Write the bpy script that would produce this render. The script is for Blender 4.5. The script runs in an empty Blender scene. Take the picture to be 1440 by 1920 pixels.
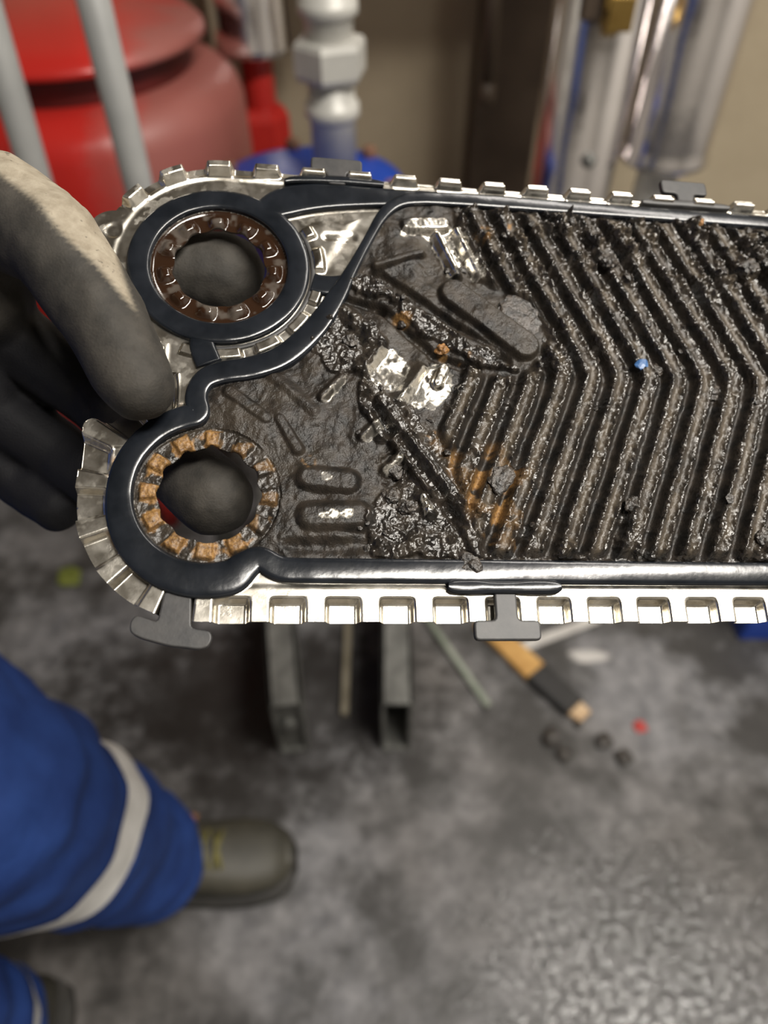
import bpy, bmesh, math, random
import numpy as np
from mathutils import Vector, Matrix, noise as mnoise

S = bpy.context.scene
C = S.collection
rnd = random.Random(7)

# ------------------------------------------------------------------ camera
cam_d = bpy.data.cameras.new('camera')
cam = bpy.data.objects.new('camera', cam_d)
C.objects.link(cam)
PITCH = math.radians(47.5)
cam.location = (0, 0, 1.2)
cam.rotation_euler = (math.pi / 2 - PITCH, 0, 0)
cam_d.sensor_fit = 'VERTICAL'
cam_d.sensor_height = 36.0
cam_d.sensor_width = 27.0
cam_d.lens = 36.0 * 1400 / 1920
cam_d.clip_start = 0.01
cam_d.dof.use_dof = True
cam_d.dof.focus_distance = 0.278
cam_d.dof.aperture_fstop = 5.4
S.camera = cam

# ------------------------------------------------------------------ world and lights
w = bpy.data.worlds.new('world')
S.world = w
w.use_nodes = True
w.node_tree.nodes['Background'].inputs[0].default_value = (1.0, 0.93, 0.84, 1)
w.node_tree.nodes['Background'].inputs[1].default_value = 0.10


def area(name, loc, target, sx, sy, power, col):
    d = bpy.data.lights.new(name, 'AREA')
    d.shape = 'RECTANGLE'
    d.size, d.size_y, d.energy, d.color = sx, sy, power, col
    o = bpy.data.objects.new(name, d)
    C.objects.link(o)
    o.location = loc
    o.rotation_euler = (Vector(target) - Vector(loc)).to_track_quat('-Z', 'Y').to_euler()
    return o


area('ceiling_tube_light', (0.85, -0.14, 2.5), (0.75, 0.0, 0), 1.25, 0.30, 52, (1.0, 0.95, 0.87))
area('ceiling_tube_light_back', (0.90, 0.80, 2.5), (0.85, 0.75, 0), 1.2, 0.14, 13, (1.0, 0.95, 0.88))

S.view_settings.view_transform = 'Standard'
S.view_settings.look = 'None'
S.view_settings.gamma = 1.0
S.view_settings.use_curve_mapping = False
S.view_settings.exposure = 0.33

# ------------------------------------------------------------------ plate frame (mm on the plate -> metres in the room)
UP = Vector((0, math.sin(PITCH), math.cos(PITCH)))
FW = Vector((0, math.cos(PITCH), -math.sin(PITCH)))
RT = Vector((1, 0, 0))


def cam_vec(a):
    return RT * a[0] + UP * a[1] + FW * a[2]


PU = cam_vec((0.99112917, -0.018501, 0.13160805)).normalized()
PN = cam_vec((0.13081183, 0.31074142, -0.94144997)).normalized()
PV = PN.cross(PU).normalized()
PO = Vector((0, 0, 1.2)) + cam_vec((0, 0.04142857, 0.290))
PM = Matrix.Translation(PO) @ Matrix((PU, PV, PN)).transposed().to_4x4()


def PW(u, v, n=0.0):
    return PM @ Vector((u * .001, v * .001, n * .001))


# ------------------------------------------------------------------ object helpers
def link(o, parent=None):
    C.objects.link(o)
    if parent is not None:
        o.parent = parent
    return o


def tag(o, label=None, cat=None, group=None, kind=None):
    for k, x in (('label', label), ('category', cat), ('group', group), ('kind', kind)):
        if x:
            o[k] = x
    return o


def thing(name, label, cat, loc=(0, 0, 0), group=None):
    o = bpy.data.objects.new(name, None)
    o.empty_display_size = 0.05
    o.location = loc
    return tag(link(o), label, cat, group)


def mesh_obj(name, verts, faces, mat=None, parent=None, smooth=True, matrix=None):
    me = bpy.data.meshes.new(name)
    me.from_pydata([tuple(v) for v in verts], [], faces)
    me.validate()
    if mat:
        me.materials.append(mat)
    if smooth:
        me.polygons.foreach_set('use_smooth', [True] * len(me.polygons))
    me.update()
    o = bpy.data.objects.new(name, me)
    if matrix is not None:
        o.matrix_world = matrix
    return link(o, parent)


def bm_obj(name, bm, mat=None, parent=None, smooth=False, recalc=True):
    if recalc:
        bmesh.ops.recalc_face_normals(bm, faces=bm.faces)
    me = bpy.data.meshes.new(name)
    bm.to_mesh(me)
    bm.free()
    if mat:
        me.materials.append(mat)
    if smooth:
        me.polygons.foreach_set('use_smooth', [True] * len(me.polygons))
    o = bpy.data.objects.new(name, me)
    return link(o, parent)


def box(bm, c, s, bevel=0.0, rot=None, seg=2):
    r = bmesh.ops.create_cube(bm, size=1.0)
    vs = r['verts']
    bmesh.ops.scale(bm, vec=s, verts=vs)
    if bevel:
        es = list({e for v in vs for e in v.link_edges})
        rb = bmesh.ops.bevel(bm, geom=es, offset=bevel, segments=seg, affect='EDGES', profile=.6)
        vs = list({v for f in rb['faces'] for v in f.verts} | {v for v in vs if v.is_valid})
    if rot is not None:
        bmesh.ops.rotate(bm, cent=(0, 0, 0), matrix=rot, verts=vs)
    bmesh.ops.translate(bm, vec=c, verts=vs)
    return vs


def lathe(bm, prof, c=(0, 0, 0), seg=48, rot=None, sides=None):
    """revolve (r, z) profile about z"""
    n = sides or seg
    rings = []
    for r, z in prof:
        rings.append([bm.verts.new((max(r, 1e-5) * math.cos(2 * math.pi * i / n), max(r, 1e-5) * math.sin(2 * math.pi * i / n), z)) for i in range(n)])
    for a, b in zip(rings, rings[1:]):
        for i in range(n):
            bm.faces.new((a[i], a[(i + 1) % n], b[(i + 1) % n], b[i]))
    bm.faces.new(rings[0][::-1])
    bm.faces.new(rings[-1])
    vs = [v for r in rings for v in r]
    if rot is not None:
        bmesh.ops.rotate(bm, cent=(0, 0, 0), matrix=rot, verts=vs)
    bmesh.ops.translate(bm, vec=c, verts=vs)
    return vs


def tube(bm, pts, r, seg=12):
    pts = [Vector(p) for p in pts]
    rr = r if isinstance(r, (list, tuple)) else [r] * len(pts)
    rings = []
    for i, p in enumerate(pts):
        t = (pts[min(i + 1, len(pts) - 1)] - pts[max(i - 1, 0)]).normalized()
        a = t.orthogonal().normalized() if i == 0 else (a - t * a.dot(t)).normalized()
        b = t.cross(a)
        rings.append([bm.verts.new(p + (a * math.cos(2 * math.pi * k / seg) + b * math.sin(2 * math.pi * k / seg)) * rr[i]) for k in range(seg)])
    for x, y in zip(rings, rings[1:]):
        for k in range(seg):
            bm.faces.new((x[k], x[(k + 1) % seg], y[(k + 1) % seg], y[k]))
    bm.faces.new(rings[0][::-1])
    bm.faces.new(rings[-1])


def prism(bm, poly, z0, z1, bevel=0.0):
    a = [bm.verts.new((x, y, z0)) for x, y in poly]
    b = [bm.verts.new((x, y, z1)) for x, y in poly]
    n = len(poly)
    bot = bm.faces.new(a[::-1])
    top = bm.faces.new(b)
    for i in range(n):
        bm.faces.new((a[i], a[(i + 1) % n], b[(i + 1) % n], b[i]))
    if bevel:
        bmesh.ops.recalc_face_normals(bm, faces=bm.faces)
        bmesh.ops.bevel(bm, geom=list(top.edges), offset=bevel, segments=3, affect='EDGES', profile=.5)


def remesh_blob(chains, voxel, smooth=6, spacing=.3):
    """one continuous surface round chains of (point, radius) joints"""
    bm = bmesh.new()
    for ch in chains:
        for (p0, r0), (p1, r1) in zip(ch, ch[1:]):
            p0, p1 = Vector(p0), Vector(p1)
            n = max(2, int((p1 - p0).length / (spacing * min(r0, r1))))
            for i in range(n + 1):
                f = i / n
                bmesh.ops.create_icosphere(bm, subdivisions=2, radius=r0 + (r1 - r0) * f, matrix=Matrix.Translation(p0.lerp(p1, f)))
    me = bpy.data.meshes.new('tmp')
    bm.to_mesh(me)
    bm.free()
    o = bpy.data.objects.new('tmp', me)
    C.objects.link(o)
    m = o.modifiers.new('r', 'REMESH')
    m.mode = 'VOXEL'
    m.voxel_size = voxel
    s = o.modifiers.new('s', 'SMOOTH')
    s.iterations = smooth
    s.factor = .5
    dg = bpy.context.evaluated_depsgraph_get()
    out = bpy.data.meshes.new_from_object(o.evaluated_get(dg))
    bpy.data.objects.remove(o)
    bpy.data.meshes.remove(me)
    out.polygons.foreach_set('use_smooth', [True] * len(out.polygons))
    return out


# ------------------------------------------------------------------ materials
class NT:
    def __init__(s, name):
        s.m = bpy.data.materials.new(name)
        s.m.use_nodes = True
        s.t = s.m.node_tree
        s.b = s.t.nodes['Principled BSDF']

    def n(s, kind, **kw):
        x = s.t.nodes.new(kind)
        for k, v in kw.items():
            if k.startswith('_'):
                setattr(x, k[1:], v)
            else:
                x.inputs[k.replace('__', ' ')].default_value = v
        return x

    def l(s, a, b):
        s.t.links.new(a, b)

    def coord(s, kind='Object'):
        return s.n('ShaderNodeTexCoord').outputs[kind]

    def noise(s, scale, detail=4, rough=.55, vec=None):
        x = s.n('ShaderNodeTexNoise', Scale=scale, Detail=detail, Roughness=rough)
        s.l(vec if vec is not None else s.coord(), x.inputs['Vector'])
        return x.outputs['Fac']

    def ramp(s, fac, stops):
        r = s.n('ShaderNodeValToRGB')
        e = r.color_ramp.elements
        while len(e) < len(stops):
            e.new(.5)
        for i, (p, c) in enumerate(stops):
            e[i].position = p
            e[i].color = (*c, 1) if isinstance(c, tuple) else (c, c, c, 1)
        s.l(fac, r.inputs[0])
        return r.outputs[0]

    def mix(s, fac, a, b):
        x = s.n('ShaderNodeMix', _data_type='RGBA')
        for sock, v in ((x.inputs[0], fac), (x.inputs[6], a), (x.inputs[7], b)):
            if hasattr(v, 'is_linked'):
                s.l(v, sock)
            else:
                sock.default_value = v if not isinstance(v, tuple) else (*v, 1)
        return x.outputs[2]

    def math(s, op, a, b=0.0):
        x = s.n('ShaderNodeMath', _operation=op)
        for i, v in enumerate((a, b)):
            if hasattr(v, 'is_linked'):
                s.l(v, x.inputs[i])
            else:
                x.inputs[i].default_value = v
        return x.outputs[0]

    def bump(s, h, strength, dist, prev=None):
        x = s.n('ShaderNodeBump', Strength=strength, Distance=dist)
        s.l(h, x.inputs['Height'])
        if prev is not None:
            s.l(prev, x.inputs['Normal'])
        s.l(x.outputs[0], s.b.inputs['Normal'])
        return x.outputs[0]

    def set(s, **kw):
        for k, v in kw.items():
            i = s.b.inputs[k.replace('__', ' ')]
            if hasattr(v, 'is_linked'):
                s.l(v, i)
            else:
                i.default_value = (*v, 1) if isinstance(v, tuple) else v
        return s.m


def simple(name, c1, c2, rough=.5, metal=0.0, scale=20, bump=0.0, bdist=.001, spec=.5, bscale=None, lo=.35, hi=.65):
    t = NT(name)
    f = t.noise(scale)
    t.set(Base__Color=t.ramp(f, [(lo, c1), (hi, c2)]), Roughness=rough, Metallic=metal)
    t.b.inputs['Specular IOR Level'].default_value = spec
    if bump:
        t.bump(t.noise(bscale or scale * 4), bump, bdist)
    return t.m


def plate_material():
    t = NT('plate_steel_and_fouling')
    a = t.n('ShaderNodeAttribute', _attribute_name='mask')
    sep = t.n('ShaderNodeSeparateColor')
    t.l(a.outputs['Color'], sep.inputs[0])
    foul, rust, brown = sep.outputs
    grit = t.n('ShaderNodeAttribute', _attribute_name='grit').outputs['Fac']
    silt = t.n('ShaderNodeAttribute', _attribute_name='silt').outputs['Fac']
    n1 = t.noise(900, 5, .6)
    n2 = t.noise(160, 4)
    steel = t.ramp(n2, [(.35, (.62, .58, .50)), (.65, (.80, .76, .68))])
    black = t.ramp(n2, [(.35, (.010, .009, .008)), (.70, (.034, .027, .021))])
    rustc = t.ramp(n1, [(.3, (.09, .040, .012)), (.7, (.36, .20, .065))])
    black = t.mix(silt, black, (.075, .060, .043))
    c = t.mix(foul, steel, black)
    c = t.mix(rust, c, rustc)
    c = t.mix(brown, c, (.022, .010, .005))
    cover = t.math('MAXIMUM', t.math('MAXIMUM', foul, rust), brown)
    r = t.math('ADD', .14, t.math('MULTIPLY', n2, .18))
    r = t.math('ADD', r, t.math('MULTIPLY', rust, .3))
    r = t.math('SUBTRACT', r, t.math('MULTIPLY', brown, .12))
    t.set(Base__Color=c, Metallic=t.math('SUBTRACT', 1.0, cover), Roughness=r)
    r = t.math('SUBTRACT', r, t.math('MULTIPLY', grit, .07))
    i_r = t.b.inputs['Roughness']
    t.l(r, i_r)
    wet = t.math('SUBTRACT', t.math('MAXIMUM', foul, rust), t.math('MULTIPLY', brown, .5))
    h = t.math('MULTIPLY', t.math('MAXIMUM', wet, .04), t.noise(1500, 3, .6))
    h = t.math('MULTIPLY', h, t.math('SUBTRACT', .40, t.math('MULTIPLY', grit, .2)))
    h2 = t.math('MULTIPLY', t.noise(560, 1, .5), grit)
    t.bump(t.math('ADD', h, h2), .8, .00085)
    t.l(t.math('ADD', .22, t.math('MULTIPLY', t.math('MAXIMUM', grit, brown), .45)), t.b.inputs['Specular IOR Level'])
    return t.m


M = {}
M['plate'] = plate_material()
M['gasket'] = simple('black_gasket_rubber', (.005, .0065, .009), (.011, .013, .017), .20, 0, 90, .25, .0003, .55, 260)
M['clip'] = simple('grey_worn_rubber', (.022, .022, .023), (.040, .038, .037), .48, 0, 120, .2, .0003, .5)
M['crust'] = simple('wet_black_crust', (.012, .011, .010), (.055, .044, .035), .25, 0, 300, .8, .0008, .6, 900)
M['crust_rust'] = simple('rusty_crust', (.10, .045, .012), (.36, .18, .06), .45, 0, 400, .8, .0006, .5, 900)
M['blue_chip'] = simple('blue_chip', (.03, .09, .22), (.05, .13, .30), .35, 0, 60)
M['red_gloss'] = simple('red_gloss_paint', (.46, .022, .018), (.56, .032, .024), .28, 0, 8, 0, spec=.5)
def vessel_mat():
    t = NT('dusty_red_paint')
    co = t.coord()
    sp = t.n('ShaderNodeSeparateXYZ')
    t.l(co, sp.inputs[0])
    d = t.math('ADD', t.math('MULTIPLY', sp.outputs[0], 4.5), t.math('MULTIPLY', t.math('SUBTRACT', t.noise(7, 4, .6, co), .5), .9))
    dust = t.ramp(d, [(.30, 0.0), (.75, .72)])
    t.set(Base__Color=t.mix(dust, (.52, .026, .02), (.22, .125, .105)), Roughness=t.math('ADD', .25, t.math('MULTIPLY', dust, .3)))
    return t.m


M['vessel'] = vessel_mat()
M['shaded_red'] = simple('shade_toned_red', (.07, .008, .007), (.11, .012, .010), .55, 0, 20)  # red darkened to paint the shade of the groove under the lid
M['grey_tube'] = simple('grey_enamel_tube', (.25, .252, .245), (.30, .30, .29), .45, 0, 14)
M['grey_fit'] = simple('pale_grey_pipe', (.42, .41, .38), (.52, .51, .47), .4, 0.1, 12)
M['alu'] = simple('aluminium_cladding', (.74, .71, .71), (.84, .81, .80), .18, 1.0, 6, .35, .004, bscale=11)
M['brass'] = simple('brass', (.40, .26, .08), (.55, .37, .12), .35, 1.0, 20)
M['black_plastic'] = simple('black_plastic', (.012, .012, .013), (.022, .022, .023), .35)
M['blue_paint'] = simple('blue_paint', (.010, .045, .30), (.016, .065, .40), .35, 0, 12)
M['rusty_bolt'] = simple('rusty_bolt', (.12, .05, .025), (.24, .12, .07), .6, 0, 40)
M['brown_steel_shade'] = simple('brown_steel_shade', (.055, .037, .024), (.085, .06, .04), .5, 0, 9)
M['steel_dull'] = simple('dull_galvanised_steel', (.10, .10, .092), (.20, .20, .185), .5, .2, 30, .2, .001)
M['shade_inside'] = simple('shade_inside', (.02, .02, .02), (.03, .03, .03), .8)
M['wood'] = simple('yellow_wood', (.42, .22, .055), (.58, .34, .11), .5, 0, 30)
M['wood_pale'] = simple('weathered_lath', (.22, .19, .13), (.34, .30, .22), .6, 0, 40)
M['rod_green'] = simple('grey_green_rod', (.20, .23, .18), (.29, .31, .26), .5, 0, 30)
M['white_plastic'] = simple('white_plastic', (.42, .40, .38), (.58, .56, .53), .5, 0, 30)
M['tan_bristle'] = simple('tan_bristle', (.45, .30, .17), (.58, .42, .26), .7, 0, 60)
M['red_scrap'] = simple('red_scrap', (.35, .03, .025), (.45, .05, .04), .6, 0, 60)
M['green_scrap'] = simple('green_scrap', (.10, .12, .015), (.16, .18, .03), .8, 0, 60)
M['boot'] = simple('olive_black_boot', (.034, .032, .024), (.058, .053, .038), .55, 0, 20, .3, .001)
M['sole'] = simple('boot_sole', (.02, .019, .017), (.035, .032, .028), .7, 0, 20)
M['leather'] = simple('tan_leather', (.16, .065, .03), (.25, .11, .055), .6, 0, 30)
M['lace'] = simple('olive_lace', (.11, .10, .025), (.20, .18, .06), .7, 0, 60)
M['coverall'] = simple('blue_coverall', (.013, .036, .155), (.020, .055, .22), .75, 0, 22, .5, .003, .25, 60)
M['stripe'] = simple('reflective_stripe', (.58, .57, .55), (.70, .69, .67), .5, 0, 30)


def wall_mat(name, a, b, sc=2.2):
    t = NT(name)
    f = t.noise(sc, 6, .6)
    t.set(Base__Color=t.ramp(f, [(.35, a), (.68, b)]), Roughness=.8)
    t.bump(t.noise(60), .3, .003)
    return t.m


M['wall'] = wall_mat('stained_wall', (.32, .26, .175), (.44, .37, .26))
M['ceiling'] = wall_mat('ceiling', (.24, .23, .21), (.30, .29, .27))
M['side_wall'] = wall_mat('side_wall', (.55, .53, .50), (.62, .60, .57))


def floor_mat():
    t = NT('oily_concrete')
    co = t.coord()
    n1 = t.noise(5.5, 8, .62, co)
    n2 = t.noise(28, 6, .65, co)
    n3 = t.noise(2.0, 3, .5, co)
    base = t.ramp(n2, [(.30, (.095, .095, .102)), (.70, (.26, .256, .262))])
    warm = t.mix(t.ramp(n3, [(.42, 0.0), (.62, .55)]), base, (.085, .070, .055))
    oil_shade = t.ramp(n1, [(.43, 0.0), (.57, .9)])
    c = t.mix(oil_shade, warm, (.030, .028, .026))
    sp = t.n('ShaderNodeSeparateXYZ')
    t.l(co, sp.inputs[0])

    def blob(x, y, rx, ry, soft=.9):
        dx = t.math('DIVIDE', t.math('SUBTRACT', sp.outputs[0], x), rx)
        dy = t.math('DIVIDE', t.math('SUBTRACT', sp.outputs[1], y), ry)
        d = t.math('ADD', t.math('MULTIPLY', dx, dx), t.math('MULTIPLY', dy, dy))
        d = t.math('ADD', d, t.math('MULTIPLY', t.math('SUBTRACT', n2, .5), 2.2))
        return t.ramp(d, [(.15, 1.0), (soft, 0.0)])
    wet = blob(.42, .24, .36, .26)
    c = t.mix(t.math('MULTIPLY', wet, .6), c, (.035, .033, .031))
    c = t.mix(blob(.375, .738, .050, .018, .8), c, (.50, .48, .46))
    oily_shadow = blob(-.22, .66, .46, .24)  # oily patch with the plate's shadow painted into its colour
    c = t.mix(t.math('MULTIPLY', oily_shadow, .85), c, (.022, .019, .017))
    n4 = t.noise(100, 4, .65, co)
    drop = t.math('MULTIPLY', t.ramp(n4, [(.48, 0.0), (.58, 1.0)]), wet)
    r = t.math('SUBTRACT', .60, t.math('MULTIPLY', oil_shade, .20))
    r = t.math('SUBTRACT', r, t.math('MULTIPLY', drop, .50))
    r = t.math('MAXIMUM', r, .06)
    t.l(t.math('ADD', .4, t.math('MULTIPLY', drop, .6)), t.b.inputs['Specular IOR Level'])
    t.set(Base__Color=c, Roughness=r)
    b1 = t.bump(t.math('MULTIPLY', n4, t.math('ADD', .6, t.math('MULTIPLY', wet, .7))), .9, .0013)
    return t.m


M['floor'] = floor_mat()


def glove_mat():
    t = NT('work_glove')
    a = t.n('ShaderNodeAttribute', _attribute_name='coat')
    n = t.noise(170, 5, .6)
    knit = t.ramp(n, [(.35, (.22, .185, .135)), (.65, (.32, .28, .215))])
    coat = t.ramp(t.noise(70, 5, .6), [(.35, (.024, .022, .019)), (.7, (.056, .050, .042))])
    dirt = t.ramp(t.noise(330, 2), [(.66, 0.0), (.72, .8)])
    c = t.mix(a.outputs['Fac'], knit, coat)
    c = t.mix(t.math('MULTIPLY', dirt, .7), c, (.03, .025, .02))
    oil_shade = t.n('ShaderNodeAttribute', _attribute_name='oil_shade')  # paints the hand's shade near-black on the tucked fingers
    c = t.mix(oil_shade.outputs['Fac'], c, (.006, .006, .008))
    t.set(Base__Color=c, Roughness=.72)
    t.b.inputs['Specular IOR Level'].default_value = .3
    t.bump(t.noise(1100, 3), .35, .0006)
    return t.m


M['glove'] = glove_mat()

# ------------------------------------------------------------------ the room
XL, XR, YB, YF, ZC = -2.2, 2.4, 1.62, -2.2, 2.7


def slab(name, c, s, mat):
    bm = bmesh.new()
    box(bm, c, s)
    return tag(bm_obj(name, bm, mat), kind='structure')


slab('floor', ((XL + XR) / 2, (YB + YF) / 2, -.05), (XR - XL + .2, YB - YF + .2, .1), M['floor'])
slab('ceiling', ((XL + XR) / 2, (YB + YF) / 2, ZC + .05), (XR - XL + .2, YB - YF + .2, .1), M['ceiling'])
slab('wall_back', ((XL + XR) / 2, YB + .05, ZC / 2), (XR - XL + .2, .1, ZC), M['wall'])
slab('wall_shade_1', (.25, YB - .04, ZC / 2), (.15, .08, ZC), M['brown_steel_shade'])  # dark upright added in place of the pipes' shadow on the wall
slab('wall_rear', ((XL + XR) / 2, YF - .05, ZC / 2), (XR - XL + .2, .1, ZC), M['side_wall'])
slab('wall_left', (XL - .05, (YB + YF) / 2, ZC / 2), (.1, YB - YF, ZC), M['side_wall'])
slab('wall_right', (XR + .05, (YB + YF) / 2, ZC / 2), (.1, YB - YF, ZC), M['side_wall'])

# ------------------------------------------------------------------ the heat exchanger plate: a pressed sheet as a height field (mm)
STEP = .45
us = np.arange(-124, 200, STEP)
vs_ = np.arange(-88, 114, STEP)
U, V = np.meshgrid(us, vs_)
ROWS, COLS = U.shape
rng = np.random.default_rng(5)
TAB = rng.random((256, 256))


def vnoise(x, y, s=0):
    x = x + s * 37.7
    y = y + s * 91.3
    xi, yi = np.floor(x).astype(int), np.floor(y).astype(int)
    fx, fy = x - xi, y - yi
    fx, fy = fx * fx * (3 - 2 * fx), fy * fy * (3 - 2 * fy)
    g = lambda a, b: TAB[a % 256, b % 256]
    return (g(xi, yi) * (1 - fx) + g(xi + 1, yi) * fx) * (1 - fy) + (g(xi, yi + 1) * (1 - fx) + g(xi + 1, yi + 1) * fx) * fy


def fbm(wl, s=0, oct=4):
    out, a, tot = 0, 1.0, 0
    for i in range(oct):
        out = out + a * vnoise(U / wl, V / wl, s + i * 3)
        tot += a
        a *= .55
        wl = wl * .5
    return out / tot


def sst(x, a, b):
    t = np.clip((x - a) / (b - a), 0, 1)
    return t * t * (3 - 2 * t)


def seg_d(p, q, x=None, y=None):
    x = U if x is None else x
    y = V if y is None else y
    dx, dy = q[0] - p[0], q[1] - p[1]
    t = np.clip(((x - p[0]) * dx + (y - p[1]) * dy) / (dx * dx + dy * dy + 1e-9), 0, 1)
    return np.hypot(x - p[0] - t * dx, y - p[1] - t * dy)


def poly_sdf(pts):
    d = np.full(U.shape, 1e9)
    ins = np.zeros(U.shape, bool)
    n = len(pts)
    for i in range(n):
        a, b = pts[i], pts[(i + 1) % n]
        d = np.minimum(d, seg_d(a, b))
        if a[1] != b[1]:
            cr = ((a[1] > V) != (b[1] > V)) & (U < (b[0] - a[0]) * (V - a[1]) / (b[1] - a[1]) + a[0])
            ins ^= cr
    return np.where(ins, -d, d)


def box_sdf(u0, u1, v0, v1, r=0.0):
    dx = np.abs(U - (u0 + u1) / 2) - (u1 - u0) / 2 + r
    dy = np.abs(V - (v0 + v1) / 2) - (v1 - v0) / 2 + r
    return np.hypot(np.maximum(dx, 0), np.maximum(dy, 0)) + np.minimum(np.maximum(dx, dy), 0) - r


LC, UC = (-64.5, -38.2), (-65.0, 58.0)          # port centres
dL, dU = np.hypot(U - LC[0], V - LC[1]), np.hypot(U - UC[0], V - UC[1])
angL, angU = np.arctan2(V - LC[1], U - LC[0]), np.arctan2(V - UC[1], U - UC[0])
out_s = box_sdf(-64.5, 260, -84.5, 107.5)
for q in (dL - 46.3, np.hypot(U + 64.2, V - 59.5) - 48.0, box_sdf(-110.5, -64, -38, -10, 4), box_sdf(-112, -64, 32, 60, 4),
          box_sdf(-89, -50, -14, 34), np.hypot(U + 107, V - 72) - 9.5):
    out_s = np.minimum(out_s, q)
holeU = 18.2 + .4 * np.cos(11 * angU + .6)
holeL = 18.2 + .5 * np.cos(12 * angL) + .5 * (fbm(3, 50, 2) - .5)
S_ = np.maximum(out_s, np.maximum(holeU - dU, holeL - dL))

# regions
FIELD = [(200, 96.5), (4, 97), (-1, 86), (-15, 57), (-22, 43), (-30, 32), (-43, 19), (-56, 11), (-66, 8), (-71, 2), (-71, -7)]
FIELD += [(LC[0] + 26.5 * math.cos(math.radians(a)), LC[1] + 26.5 * math.sin(math.radians(a))) for a in range(100, 318, 10)]
FIELD += [(-41, -61.5), (-36, -62), (200, -62)]
field = poly_sdf(FIELD)
CORR = [(200, 97), (33, 97), (33, 86), (42, 59), (66, 46), (68, 31), (60, 17), (51, 13), (33, 17), (27, 5), (20, -9), (26, -26), (36, -63), (200, -63)]
corr = poly_sdf(CORR)
cm = sst(-corr, -1.5, 2.5) * sst(-field, -.5, 1.0)

# chevrons
PIT, SL, VK = 12.3, .435, 16.0
sv = np.sqrt((V - VK) ** 2 + 9.0)
wob = (fbm(14, 3, 2) - .5) * .9
tt = (U + SL * sv - (60.6 + SL * 3) + wob) / PIT
kr = np.round(tt)
x = np.abs(tt - kr) * PIT * .92
endf = sst(V, -61.5, -57.5) * (1 - sst(V, 91, 95.5))
rg = (1 - sst(x, 2.6, 5.3))
rag = fbm(2.4, 11, 3)
fine = fbm(1.25, 14, 2)
edge_b = np.exp(-((x - 2.5) / .9) ** 2)
grit = fbm(.95, 15, 1)
crest = rg * 4.2 + edge_b * ((fine - .3) * 1.5 + (grit - .4) * .5) - np.exp(-(x / 1.0) ** 2) * .35
crest += (1 - rg) * (fbm(4, 17, 3) - .5) * .7
upmess = sst(V, 40, 80) * 1.0                     # thicker crust towards the upper edge
leftmess = np.exp(-np.clip(-corr, 0, 99) / 9)
lump = np.maximum(fbm(8, 21, 4) - .54, 0) * 15 * (.15 + upmess + leftmess)
lump += np.maximum(fbm(4.5, 24, 3) - .62, 0) * 9 * (.25 + upmess)
zc = .2 + crest * (.15 + .85 * endf) + lump * (.5 + fine) + (fine - .5) * .5 * rg + (1 - endf) * (rag - .3) * 2.2

# distribution area
zd = .9 + (fbm(20, 31, 3) - .5) * 4.2 + (fbm(8, 33, 3) - .5) * 1.3 + (fine - .5) * .22


def bar(p, q, hw, h, soft=2.6):
    h = h * 1.25
    return h * (1 - sst(seg_d(p, q), hw - soft * .5, hw + soft * .5))


BARS = [((-2, 59.5), (50, 21), 2.3, -2.4), ((30, 51), (58, 28), 6.2, 3.4), ((-2, 62.5), (17, 70), 1.8, 2.6),
        ((24.5, 79), (32, 59.5), 1.8, 3.2), ((32.5, 82), (41, 60), 1.6, 3.2), ((12, 83.5), (27, 85), 3.4, 2.8),
        ((-1, 1), (34, -51), 2.8, 3.2), ((6, -16), (20, -36), 4.0, 3.2), ((-28, -46.6), (-11, -45.8), 5.4, 3.0),
        ((-35, -57.5), (-7, -57), 2.2, -1.3), ((-29, -31.5), (-15, -32.5), 4.6, 2.6), ((-24, 2), (-16.5, 10.5), 1.7, 2.6),
        ((-59, 2.5), (-45, -8), 2.6, 1.9), ((-40, -8), (-33, -20), 2.3, 1.8), ((-43, 10), (-27, -4), 2.4, 1.7),
        ((-15, 40), (-1, 27), 3.0, 2.4), ((-9, 14), (-1, 24), 2.0, 3.0), ((6.5, 2.5), (15, 15.5), 2.1, 3.2),
        ((21, 9), (24, 16), 2.4, 2.6), ((-8, 6), (-2, -14), 2.2, 1.4), ((8, -47), (27, -47), 4.5, -.9), ((12, -38), (16, -44), 1.8, 2.2),
        ((28, -47), (33, -60), 2.2, 2.4), ((-9, -14), (-3, -8), 1.6, 2.6), ((0, -27), (5, -22), 1.7, 2.6), ((-3, 75), (10, 81), 2.0, .9),
        ((-7, 2), (27, -48), 1.9, -2.2), ((-15, 47), (0, 42), 1.5, -2.2), ((0, 42), (18, 25), 1.7, -2.4), ((20, 22), (38, 15.5), 1.7, -2.5), ((4, 46), (46, 25), 1.5, 1.2)]
SOFT = {10: 4.5, 14: 6, 15: 5, 16: 6, 17: 6, 8: 5.5, 9: 4}
for ib, b in enumerate(BARS):
    v_ = bar(*b, soft=SOFT.get(ib, 2.6))
    zd = np.where(v_ > 0, np.maximum(zd, zd * .3 + v_), zd + v_) if b[3] > 0 else zd + v_
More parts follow.
